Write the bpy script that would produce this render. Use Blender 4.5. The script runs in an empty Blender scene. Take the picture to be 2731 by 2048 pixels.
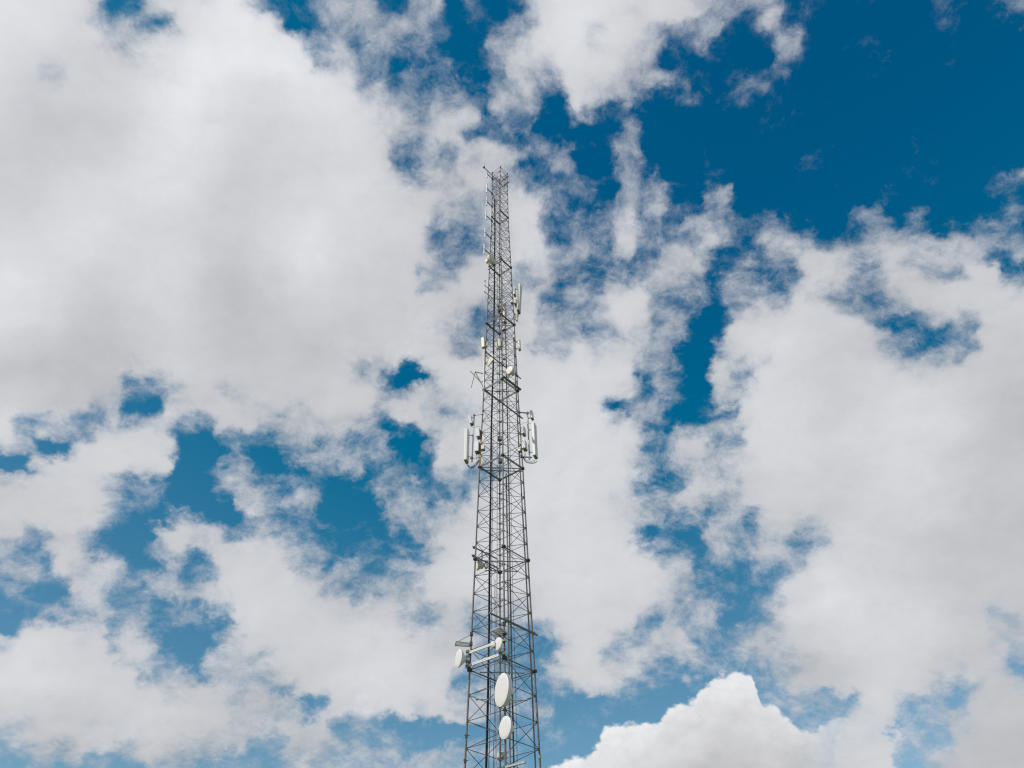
import bpy, math, random
from mathutils import Vector, Matrix

random.seed(7)
scn = bpy.context.scene
COL = scn.collection
rad = math.radians

# ------------------------------------------------------------------ camera
EYE = Vector((0.0, -38.572, 1.6))
FPX, CX, CY = 2090.2, 1365.5, 1024.0          # focal length and centre in photo pixels (2731 wide)
PITCH, YAW, ROLL = rad(41.0898), rad(1.0839), rad(-0.9942)
CF = Vector((math.sin(YAW) * math.cos(PITCH), math.cos(YAW) * math.cos(PITCH), math.sin(PITCH)))
CR = Vector((math.cos(YAW), -math.sin(YAW), 0))
CU = CR.cross(CF)
CR, CU = (math.cos(ROLL) * CR + math.sin(ROLL) * CU), (-math.sin(ROLL) * CR + math.cos(ROLL) * CU)
cam_d = bpy.data.cameras.new('camera')
cam_d.sensor_width = 36.0
cam_d.lens = FPX / 2731.0 * 36.0
cam_d.clip_start, cam_d.clip_end = 0.1, 20000
cam = bpy.data.objects.new('camera', cam_d)
COL.objects.link(cam)
cam.matrix_world = Matrix(((CR.x, CU.x, -CF.x, EYE.x), (CR.y, CU.y, -CF.y, EYE.y), (CR.z, CU.z, -CF.z, EYE.z), (0, 0, 0, 1)))
scn.camera = cam

# ------------------------------------------------------------------ exposure and sampling
scn.view_settings.view_transform = 'Standard'
scn.view_settings.look = 'None'
scn.view_settings.exposure = 0.0
scn.view_settings.gamma = 1.0
scn.view_settings.use_curve_mapping = False
scn.cycles.use_denoising = False
scn.cycles.max_bounces = 6
scn.cycles.filter_width = 1.25

# ------------------------------------------------------------------ sun
SUN_DIR = Vector((-0.66, -0.42, 0.72)).normalized()     # towards the sun: left of and behind the photographer
SUN_EL = math.asin(SUN_DIR.z)
SUN_AZ = math.atan2(SUN_DIR.x, SUN_DIR.y)
sd = bpy.data.lights.new('sun', 'SUN')
sd.energy = 3.0
sd.angle = rad(0.5)
sd.color = (1.0, 0.95, 0.88)
so = bpy.data.objects.new('sun', sd)
COL.objects.link(so)
so.rotation_euler = (-SUN_DIR).to_track_quat('-Z', 'Y').to_euler()
so.location = (-60, -40, 80)

# ------------------------------------------------------------------ sky: physical blue plus procedural clouds
# Broken cumulus cover over the part of the sky in view: rows climb from 12 to 70 degrees, each spread from
# west to east; two digits a value (how closed the cloud is / how bright its body).
COVER_ROWS = [
    "31313131313131385645556040586761465041334567646060595460605344403323171616161616161616161621384658748181574366758181818181818181",
    "31313131313132455245595544616759474940314767636060504464473631232821151616161615161616161602232936548789782957719391908989818181",
    "31313131363629351302463721415228222731284163585947484763473631232821151616161615161615161604232637488187992350698791918989898181",
    "31313131363624420402482823454824262532294463566047465061473530232920161616161615161615161606202339437586991843658392918988888181",
    "46464654555545645749243359715659697454366876684136513124195148353218231916161515161615161614292849467883722749428290918888888181",
    "64646566666678929686758690888891987668577783752437222326240206273740171823221414161616172022363342426289935650525969928988888181",
    "78787888899093939493919192919294937073666432588169819677918471645859341817191615131514133143444954292777947750363250919091919181",
    "81818190909090919089888990716288815473376696998989909295976573634741454964694731121120242333425788938694949389755538659073727272",
    "81818187878888888887877437465136646958769793909089899091902929443737558292926252302850362927445769849592929292908777758147343452",
    "81818787868687898989725041371347707257858992929089888889895440333130265586824263626660334158675573849292939291899293928360505161",
    "70696463628390938289548260132428608899919091929089899184829366424228246588796547728668503639577285919192929291908989908871727273",
    "30300606146292938683325327314331358294898991929291928453608138384851588290909346456852594215365194919092919292908890937458747474",
    "25252727242142393857284225354147438591898989828272827049767859686676918988898975636048666132404874928889899090898890929085858686",
    "33342828293011577246283963576871748989899184515637616474979598958687918888888888866661503842364564908989898988888891929291909090",
    "48482929503328677257364252503851879090897158504828484050929189899091919090898989897255312632343548779190918988889093939191919191",
    "60444444442083686959292336512562918989763525533420263033879289899090908989898995985461344330334950599192909189909092939494939191",
    "62545455304477583232293976896774797277664430202123162049789590898989888787889077553244355539527266494882889090909091939494949393",
    "75797979404276593117156189927057312749453233242419343756698791908988898888909368142109226143387578726282868790919292929293929292",
    "81888888919188806132212033512702052833263320151612504541445977918989908990938780503342324960447186908990878688909393919293939191",
    "80848484898989906537293719161521336946535529151517413834213351909291908991948577664569734961758289898990898888909392919193939191",
    "71535358849091908351415028161845544040322823222528474731213137678793919091939578433329777146688888899191919191929391898991929090",
    "38020202398591929697829973161517482515212240516625293218315433356893919190909080514230557156678888899192929494939391909190919191",
    "45414246430930839392939455181307361727435456564750352422489188727792919189899187613151775362658988899091919394939392929392929292",
    "79999977336644458794919285201631322738626558674954210637579091908989919190918796643964804432619090908989909192929392919193939191",
    "81999980364554384157375155343784966360727979847663373184807791868789909091915769591951564867829190919090909090919291909092929190",
    "81919191909380824549111459698094827484739095939876819973685772888991909090812425423711152431998990929290898990909292919291909090",
    "81898990919188906664303039718468687391919392899183586776786988878991919091937862283625175960779292939190898788888890919090909090",
    "81898989909088898473265065888985878892939290707743211411948788899090909090929149305134308557449891939291908889917981929089898888",
    "81919191919190898885727984909089919191909191855357580255929999929093848496829181585338199162717191909191909288656659547286898990",
    "81929292919190898888898889899090919190888990887782836282644561789989525188717983716452194778908688888990918773543027393884959292",
    "81919191909089888787878990929193949290898989888988878767593841487484575353536773715856282192928989888990938865473326413564879090",
    "81919191908989888787889090929394959289898888888988878877795842285077375463588187824453321550718299949199996643293454815677898989",
    "81929292929089888888888990909393949189898888888888888977938270495865273249529197744435462240456260859990605654536782928188917371",
    "81929292939190898988878889889191929190918988899089909145648889796443462735377355595347513048544735567856484543588688909893703938",
    "81919191919192919089898988889090919291918989909191919352486588926941675049334537395875713025453340357877774143667354527297432525",
    "81909090919292919091919189909190909190909090919091929385594167877671725359454673336375564619283957528378775465796365617364306161",
    "81909090929391919192939391909290898989899090929090919075434239737791603656545786404744456541305371595539514956605773696854515857",
    "81898989929293939292939594919291888787878788909089909062404541727687503444445471383824634844284449323222343941304526273248453636",
    "81818888919292939392939493909091908886878788898990909278674943777284523732345962516730314737212720151616194540183015141413253030",
    "81818888899192929392929293908990908987898888898889847992676644687268373039314764575721266425161616161616151524161516161626241313",
    "81818989899293939190899092918989909190918988908988654271535266525233272639292760493016202413161616201716161616161616161520333737",
    "81819090919393919089898990929189899091929189909089572642417074723326295639183848241516151516161616231616161616161616161614171717",
    "81819292929393929190899091929189888991919189909085684344315060756047425122163753141616161616161616151616161616161616161616161616",
    "81819292929294939191919190929090898991929390919080696349705523233727271811131250221616161616161616161616161616161616161616161616",
    "81818193939495949292929292918992929090929491908978746051677132284237141435302529251514171515121416161616161616161616161616161616",
    "81818193939596969293929291908992939190919290898960564947475138675553342378706745402430211929122215161616161616161616161616161616",
    "81818191919288738992919183839091919090909094837937273544353626504768515191917069694428191936291414161616161616161616161616161616",
    "81818192929291828790907576859190909090919081385932371936383020324068618496968369623018121520252618141616161516161616161616161616",
    "81818190909091899090585050738190888990908140314623443336231312344962779196729181724724351009104533161616141616161616161616161616",
    "81818181898988878984493854254291878888842513234034444549231804203236859194699388734642431816235128171616161616242516162028282222",
    "81818181878788898991831923607283729073332019254351371537431123092043769190918579908974494130581920161616161616222516213845453737",
    "81818181878787898989992616547089669077392019244151381633461122092043779190928381919173513441561121161616161617232216244546463838",
    "81818181878787898889993409466987609081442219233951401629491222092043789190928183909170522651530920161616161618251916284646383838",
    "81818181818181818181815525437078758179633724416267553144572629162252778181817879818070604457562320161616161621231618293838383838",
]
TONE_ROWS = [
    "4343434337414441374342414646454649565960595655535252484038383838",
    "4343414130454442354645395246394650616260565642475253513537404038",
    "4343413733494242374643405347404751565861595947494955504135373738",
    "4848504947485748434044465956485351404757626560483950564540394041",
    "5757596053545542424548505958515045455545495555394145565145454341",
    "5653535952535243495153515554444142435847464541385258575549433840",
    "4942425450495345555654454347464850525754484140445964595547434141",
    "4642435055505245535452413748575854586256544441495863584944394343",
    "4652515054495144475247474045546157546157544943514952575145403939",
    "4650504852515146424745544849485259556156465144494744515752464039",
    "4748515555514744484642514845394659596056445443465448496057464444",
    "5057575658575343434933394644434555606058415245545950536158454141",
    "5561534750505448425440444743475056605858444850595647496060544237",
    "5050473939504745464948504649505359595948424551615949516059514037",
    "4542413837475946434549484649555656616356454854575950565350484545",
    "5358494239435549394343485052484855525856474855625850495254534746",
    "6169614640465750394751494751443644505162424745525550495050535250",
    "6568665546525849395664514947464541484753434645515146363947544946",
    "6262615857535851426273555148454651524855444646454551434551555352",
    "5657565861575953485869595957454461544953454545393947484749505151",
    "5149495857646956485358596053464656464650464447403640454446494949",
    "4950504949577566485653595844445148434648454450474137383746504646",
    "5154544147516777555857646050485549424647464248494541393541464545",
    "5454594853546784666466705957565654485448454349464549474441434445",
    "5959616056495881798075655360535452646050464349474949434744464745",
    "6464646564514957737756485157464750656255524745484948444346494944",
    "6565656568554851687551415056434550636355554744484949454247484844",
    "6565656564575154657161504747474651636457544946464545444343444444",
]
CUMULUS_EDGE = [(0.0167, 14.396), (0.06, 15.14), (0.095, 15.788), (0.1087, 16.412), (0.1191, 17.228), (0.1315, 17.312), (0.1495, 17.671), (0.1828, 17.791), (0.1941, 18.531), (0.2101, 19.087), (0.2271, 19.125), (0.2431, 20.117), (0.2614, 20.782), (0.281, 21.063), (0.2986, 20.569), (0.3034, 19.653), (0.3072, 18.938), (0.3167, 18.79), (0.33, 18.218), (0.3477, 17.347), (0.3637, 17.084), (0.386, 17.557), (0.4059, 18.245), (0.4237, 18.943), (0.4437, 19.574), (0.4623, 19.756), (0.4894, 19.741)]
WARP1, WARP2 = 0.045, 0.05
FIB1, FIB2 = 1.7, 1.0
A_LO, A_HI, A_POW, A_K = 0.06, 1.12, 1.6, 3.2
LUMP, LUMP2, LUMP3 = 0.6, 0.15, 0.7
C_LO, C_HI = 3.6, 8.8
SKY_U0, SKY_U1, SKY_V0, SKY_V1 = -0.68, 0.68, 12.0, 70.0
W = bpy.data.worlds.new('World')
scn.world = W
W.use_nodes = True
try:
    W.cycles.sampling_method = 'MANUAL'
    W.cycles.sample_map_resolution = 1024
except Exception:
    pass
nt = W.node_tree
nt.nodes.clear()


def N(kind, **kw):
    n = nt.nodes.new(kind)
    for k, v in kw.items():
        setattr(n, k, v)
    return n


def put(sock, val):
    if isinstance(val, bpy.types.NodeSocket):
        nt.links.new(val, sock)
    else:
        sock.default_value = val


def M(op, a, b=None, c=None, clamp=False):
    n = N('ShaderNodeMath', operation=op, use_clamp=clamp)
    put(n.inputs[0], a)
    if b is not None:
        put(n.inputs[1], b)
    if c is not None:
        put(n.inputs[2], c)
    return n.outputs[0]


def V(op, a, b=None, scale=None):
    n = N('ShaderNodeVectorMath', operation=op)
    put(n.inputs[0], a)
    if b is not None:
        put(n.inputs[1], b)
    if scale is not None:
        put(n.inputs['Scale'], scale)
    return n.outputs['Value'] if op in ('DOT_PRODUCT', 'LENGTH', 'DISTANCE') else n.outputs['Vector']


def xyz(x, y, z):
    n = N('ShaderNodeCombineXYZ')
    put(n.inputs[0], x); put(n.inputs[1], y); put(n.inputs[2], z)
    return n.outputs[0]


def smooth(val, a, b, lo=0.0, hi=1.0, kind='SMOOTHSTEP', noclamp=False):
    n = N('ShaderNodeMapRange', interpolation_type=kind)
    put(n.inputs['Value'], val)
    put(n.inputs['From Min'], a); put(n.inputs['From Max'], b)
    put(n.inputs['To Min'], lo); put(n.inputs['To Max'], hi)
    if noclamp:
        n.clamp = False
    return n.outputs['Result']


def noise(vec, scale, detail=4.0, rough=0.5, dist=0.0, colour=False, lac=2.0):
    n = N('ShaderNodeTexNoise')
    put(n.inputs['Vector'], vec)
    n.inputs['Scale'].default_value = scale
    n.inputs['Detail'].default_value = detail
    n.inputs['Roughness'].default_value = rough
    n.inputs['Lacunarity'].default_value = lac
    n.inputs['Distortion'].default_value = dist
    return n.outputs['Color'] if colour else n.outputs['Fac']


def mixc(f, a, b):
    n = N('ShaderNodeMix', data_type='RGBA')
    put(n.inputs[0], f); put(n.inputs[6], a); put(n.inputs[7], b)
    return n.outputs[2]


def mixf(f, a, b):
    n = N('ShaderNodeMix', data_type='FLOAT')
    put(n.inputs[0], f); put(n.inputs[2], a); put(n.inputs[3], b)
    return n.outputs[0]


D = N('ShaderNodeTexCoord').outputs['Generated']          # direction looked at
sep = N('ShaderNodeSeparateXYZ')
put(sep.inputs[0], D)
dx, dy, dz = sep.outputs
# cloud noise lives on the dome, slightly compressed towards the horizon
P0 = V('SCALE', D, scale=M('DIVIDE', 1.0, M('ADD', M('MAXIMUM', dz, 0.0), 0.75)))
uu = M('DIVIDE', dx, M('SQRT', M('ADD', M('MULTIPLY', dy, dy), M('ADD', M('MULTIPLY', dz, dz), 1e-5))))
vv = M('MULTIPLY', M('ARCTAN2', dz, dy), 180.0 / math.pi)

# turbulent drift of the cloud edges
w1 = V('SUBTRACT', noise(P0, 7.0, 5.0, 0.55, colour=True), (0.5, 0.5, 0.5))
w2 = V('SUBTRACT', noise(V('ADD', P0, (3.1, 1.7, 0.4)), 30.0, 5.0, 0.6, colour=True), (0.5, 0.5, 0.5))
wv = V('ADD', V('SCALE', w1, scale=WARP1), V('SCALE', w2, scale=WARP2))
sw = N('ShaderNodeSeparateXYZ')
put(sw.inputs[0], wv)
ut = M('ADD', uu, sw.outputs[0])
vt = M('ADD', vv, M('MULTIPLY', sw.outputs[1], 57.0))
uf = smooth(ut, SKY_U0, SKY_U1, kind='LINEAR')
def level(code):
    return int(code) / 99.0


vf = smooth(vt, SKY_V0, SKY_V1, 0.0, len(COVER_ROWS) - 1.0, kind='LINEAR')
acc = None
for i, row in enumerate(COVER_ROWS):
    c = N('ShaderNodeFloatCurve')
    cur = c.mapping.curves[0]
    n_ = len(row) // 2
    cur.points[0].location = (0.0, level(row[:2]))
    cur.points[1].location = (1.0, level(row[-2:]))
    for k in range(1, n_ - 1):
        cur.points.new(k / (n_ - 1), level(row[2 * k:2 * k + 2]))
    c.mapping.update()
    put(c.inputs['Value'], uf)
    acc = c.outputs[0] if acc is None else mixf(smooth(vf, i - 1.0, float(i)), acc, c.outputs[0])
vg = smooth(vt, SKY_V0, SKY_V1, 0.0, len(TONE_ROWS) - 1.0, kind='LINEAR')
acb = None
for i, row in enumerate(TONE_ROWS):
    r = N('ShaderNodeValToRGB')
    ramp = r.color_ramp
    ramp.interpolation = 'B_SPLINE'
    while len(ramp.elements) < 32:
        ramp.elements.new(0.5)
    for k in range(32):
        t = level(row[2 * k:2 * k + 2])
        ramp.elements[k].position = k / 31.0
        ramp.elements[k].color = (t, t, t, 1)
    put(r.inputs[0], uf)
    acb = r.outputs[0] if acb is None else mixc(smooth(vg, i - 1.0, float(i)), acb, r.outputs[0])
st_ = N('ShaderNodeSeparateColor')
put(st_.inputs[0], acb)
# outside the surveyed window the sky goes on with ordinary broken cloud
far = noise(P0, 3.0, 3.0, 0.5)
inside = M('MULTIPLY', smooth(M('ABSOLUTE', uu), 0.67, 0.8, 1.0, 0.0), M('MULTIPLY', smooth(vv, 6.0, 11.5), smooth(vv, 71.0, 76.0, 1.0, 0.0)))
cover = mixf(inside, smooth(far, 0.38, 0.58, kind='LINEAR'), M('MULTIPLY_ADD', acc, 99 / 65, -0.25))
tone = mixf(inside, 0.5, M('MULTIPLY_ADD', st_.outputs[0], 99 / 65, -0.25))

PW = V('ADD', P0, V('SCALE', w1, scale=0.05))
f1 = noise(PW, 15.0, 13.0, 0.66, 0.0)
f2 = noise(V('ADD', V('ADD', PW, V('SCALE', w2, scale=0.022)), (7.3, 2.9, 5.1)), 62.0, 9.0, 0.70, 0.25)
fib = M('ADD', M('MULTIPLY', M('SUBTRACT', f1, 0.5), FIB1), M('MULTIPLY', M('SUBTRACT', f2, 0.5), FIB2))
calm = M('MULTIPLY', smooth(cover, 0.80, 1.2, 1.0, 0.40), smooth(cover, -0.05, 0.25, 0.55, 1.0))
dens = M('ADD', cover, M('MULTIPLY', fib, calm))
# cloud as a thickness: thin veils let the blue through, thick parts close up
thick = M('MAXIMUM', smooth(dens, A_LO, A_HI, 0.0, 1.0, 'LINEAR', True), 0.0)
alpha = M('SUBTRACT', 1.0, M('POWER', 2.71828, M('MULTIPLY', M('POWER', thick, A_POW), -A_K)))
# tone of the cloud body: slow lumps, lit side towards the sun, thin veils a little bluer
SO = tuple(SUN_DIR * 0.035)
l0 = noise(PW, 7.0, 6.0, 0.5)
l1 = noise(V('ADD', PW, SO), 7.0, 6.0, 0.5)
lump = M('ADD', M('MULTIPLY', M('SUBTRACT', l0, l1), smooth(cover, 0.6, 1.1, LUMP, LUMP * 0.5)), M('MULTIPLY', M('SUBTRACT', l0, 0.5), LUMP2))
SO2 = tuple(SUN_DIR * 0.014)
k0 = noise(PW, 15.0, 5.0, 0.6)
k1 = noise(V('ADD', PW, SO2), 15.0, 5.0, 0.6)
lump = M('ADD', lump, M('MULTIPLY', M('SUBTRACT', k0, k1), smooth(cover, 0.6, 1.05, LUMP3, LUMP3 * 0.2)))
tb = M('ADD', tone, lump)
tb = M('ADD', tb, M('MULTIPLY', M('SUBTRACT', f2, 0.5), smooth(cover, 0.6, 1.05, 0.12, 0.02)))
grey = smooth(tb, 0.0, 1.0, C_LO, C_HI, kind='LINEAR')
thin = smooth(alpha, 0.15, 1.0, kind='LINEAR')
ccol = V('MULTIPLY', mixc(thin, (0.74, 0.80, 0.91, 1), (1.0, 1.008, 1.038, 1)), xyz(grey, grey, grey))

sky = N('ShaderNodeTexSky', sky_type='NISHITA')
sky.sun_disc = False
sky.sun_elevation = SUN_EL
sky.sun_rotation = SUN_AZ
sky.altitude = 300
sky.air_density = 1.0
sky.dust_density = 0.4
sky.ozone_density = 2.0
# a clear, polarised blue: the sky's own white veil taken off
blue = V('MAXIMUM', V('MULTIPLY', V('SUBTRACT', sky.outputs[0], (0.88, 0.41, 0.0)), (1.6, 1.32, 1.05)), (0.0, 0.0, 0.0))
blue = V('MINIMUM', blue, (3.2, 4.6, 6.2))
out1 = mixc(alpha, blue, ccol)

# the sharp-edged cumulus low in the south-east: its crest line, broken up by round billows
fc = N('ShaderNodeFloatCurve')
cu = fc.mapping.curves[0]
cpts = [((u - 0.0) / 0.5, (v - 10.0) / 15.0) for u, v in CUMULUS_EDGE]
cu.points[0].location = (0.0, (13.9 - 10) / 15.0)
cu.points[1].location = (1.0, (14.0 - 10) / 15.0)
for x, y in cpts:
    cu.points.new(x, y)
for p in cu.points:
    p.handle_type = 'VECTOR'
fc.mapping.use_clip = False
fc.mapping.update()
PC = V('ADD', P0, V('SCALE', w2, scale=0.006))
def billow(vec, s):
    n = N('ShaderNodeTexVoronoi', feature='SMOOTH_F1')
    put(n.inputs['Vector'], vec)
    n.inputs['Scale'].default_value = s
    n.inputs['Smoothness'].default_value = 0.25
    return n.outputs['Distance']
b1, b2, b3 = billow(PC, 34.0), billow(PC, 85.0), billow(PC, 190.0)
bil = M('ADD', M('MULTIPLY', b1, 0.9), M('ADD', M('MULTIPLY', b2, 0.65), M('MULTIPLY', b3, 0.3)))
uc = M('ADD', uu, M('MULTIPLY', sw.outputs[2], 0.03))
put(fc.inputs['Value'], M('DIVIDE', uc, 0.5))
edge = M('MULTIPLY_ADD', fc.outputs[0], 15.0, 10.0)
depth = M('ADD', M('SUBTRACT', edge, vv), M('MULTIPLY', M('SUBTRACT', 0.85, bil), 0.75))
depth = M('ADD', depth, M('MULTIPLY', M('SUBTRACT', f2, 0.5), 0.35))
a2 = M('MULTIPLY', smooth(depth, -0.15, 0.28), M('MULTIPLY', smooth(uu, -0.25, 0.02), smooth(ut, 0.335, 0.43, 1.0, 0.0)))
fs = N('ShaderNodeFloatCurve')
cs_ = fs.mapping.curves[0]
cs_.points[0].location, cs_.points[1].location = (0.0, .29), (1.0, .6)
for x, y in ((.2, .40), (.4, .57), (.56, .72), (.72, .62), (.9, .6)):
    cs_.points.new(x, y)
fs.mapping.use_clip = False
fs.mapping.update()
put(fs.inputs['Value'], M('DIVIDE', uc, 0.5))
body = M('SUBTRACT', M('MULTIPLY_ADD', fs.outputs[0], 15.0, 10.0), M('ADD', vv, M('MULTIPLY', sw.outputs[1], 20.0)))
crest = smooth(body, -0.5, 5.0, 0.93, 0.38, kind='LINEAR')
crest = M('ADD', crest, M('MULTIPLY', M('SUBTRACT', 0.85, bil), smooth(depth, 0.0, 4.0, 0.22, 0.08)))
crest = M('ADD', crest, M('MULTIPLY', M('SUBTRACT', l0, l1), 0.8))
g2 = smooth(crest, 0.0, 1.0, C_LO, C_HI, kind='LINEAR')
out2 = mixc(a2, out1, V('MULTIPLY', xyz(g2, g2, g2), (1.0, 1.006, 1.025)))
# below the horizon (never seen): dull ground light
bg = N('ShaderNodeBackground')
put(bg.inputs['Color'], out2)
bg.inputs['Strength'].default_value = 0.1
ow = N('ShaderNodeOutputWorld')
nt.links.new(bg.outputs[0], ow.inputs[0])

# ------------------------------------------------------------------ materials (all procedural)
def mat(name, base, rough=0.55, metal=0.0, var=0.12, scale=6.0, second=None, second_at=0.62, streak=False):
    m = bpy.data.materials.new(name)
    m.use_nodes = True
    t = m.node_tree
    b = t.nodes['Principled BSDF']
    tc = t.nodes.new('ShaderNodeTexCoord')
    mp = t.nodes.new('ShaderNodeMapping')
    mp.inputs['Scale'].default_value = (1, 1, 0.18 if streak else 1)
    t.links.new(tc.outputs['Object'], mp.inputs[0])
    n = t.nodes.new('ShaderNodeTexNoise')
    n.inputs['Scale'].default_value = scale
    n.inputs['Detail'].default_value = 6
    n.inputs['Roughness'].default_value = 0.6
    t.links.new(mp.outputs[0], n.inputs['Vector'])
    r = t.nodes.new('ShaderNodeValToRGB')
    lo = tuple(c * (1 - var) for c in base) + (1,)
    hi = tuple(min(1, c * (1 + var)) for c in base) + (1,)
    r.color_ramp.elements[0].position, r.color_ramp.elements[0].color = 0.3, lo
    r.color_ramp.elements[1].position, r.color_ramp.elements[1].color = 0.6, hi
    if second:
        e = r.color_ramp.elements.new(second_at + 0.1)
        e.color = tuple(second) + (1,)
    t.links.new(n.outputs['Fac'], r.inputs[0])
    t.links.new(r.outputs[0], b.inputs['Base Color'])
    b.inputs['Roughness'].default_value = rough
    b.inputs['Metallic'].default_value = metal
    return m


STEEL = mat('weathered_galvanised_steel', (0.16, 0.148, 0.136), 0.6, 0.0, 0.12, 2.0, (0.15, 0.115, 0.09), 0.6, True)
STEEL_DARK = mat('dull_bracing_steel', (0.068, 0.063, 0.058), 0.65, 0.0, 0.15, 3.0, (0.055, 0.045, 0.038), 0.6, True)
GALV = mat('bright_galvanised_steel', (0.42, 0.44, 0.45), 0.45, 0.25, 0.12, 9.0)
GALV_GREEN = mat('grey_green_pipe_steel', (0.15, 0.175, 0.18), 0.5, 0.1, 0.15, 8.0)
OLIVE = mat('olive_weathered_steel', (0.17, 0.18, 0.14), 0.65, 0.0, 0.2, 10.0)
CREAM = mat('cream_fibreglass', (0.74, 0.70, 0.60), 0.45, 0.0, 0.04, 3.0, streak=True)
PALE = mat('pale_grey_fibreglass', (0.76, 0.76, 0.72), 0.42, 0.0, 0.04, 3.0, streak=True)
WHITE = mat('white_painted_metal', (0.80, 0.81, 0.82), 0.4, 0.0, 0.03, 4.0)
RADOME = mat('white_radome_fabric', (0.76, 0.735, 0.725), 0.6, 0.0, 0.02, 3.0)
GREYBOX = mat('grey_painted_metal', (0.36, 0.38, 0.35), 0.5, 0.0, 0.08, 6.0)
FINS = mat('dark_grey_cast_metal', (0.16, 0.17, 0.18), 0.5, 0.3, 0.1, 10.0)
BROWN = mat('tan_bars_and_underside_shade', (0.36, 0.27, 0.16), 0.55, 0.0, 0.12, 14.0)  # underside shade and warm ground bounce put into the end cap colour; bracket bars share it
BLACK = mat('black_cable_jacket', (0.016, 0.017, 0.021), 0.45, 0.0, 0.2, 6.0)
GREYCABLE = mat('grey_cable_jacket', (0.33, 0.33, 0.345), 0.4, 0.1, 0.15, 3.0, streak=True)
DARKCABLE = mat('dark_grey_cable_jacket', (0.07, 0.072, 0.08), 0.45, 0.0, 0.2, 5.0, streak=True)
YELLOW = mat('yellow_cable_jacket', (0.55, 0.40, 0.05), 0.5, 0.0, 0.1, 6.0)
ORANGE = mat('orange_warning_label', (0.75, 0.28, 0.02), 0.5, 0.0, 0.05, 6.0)
TEAL = mat('pale_teal_fibreglass', (0.35, 0.62, 0.60), 0.4, 0.0, 0.05, 6.0)
RED = mat('red_beacon_glass', (0.55, 0.06, 0.05), 0.25, 0.0, 0.05, 6.0)
CONCRETE = mat('concrete', (0.34, 0.33, 0.31), 0.85, 0.0, 0.15, 4.0)
GRASS = mat('rough_grass_ground', (0.13, 0.13, 0.06), 0.95, 0.0, 0.35, 0.35, (0.22, 0.19, 0.12), 0.6)


# ------------------------------------------------------------------ mesh helpers
def basis(d):
    d = d.normalized()
    a = Vector((0, 0, 1)) if abs(d.z) < 0.9 else Vector((1, 0, 0))
    u = d.cross(a).normalized()
    return u, d.cross(u).normalized(), d


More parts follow.
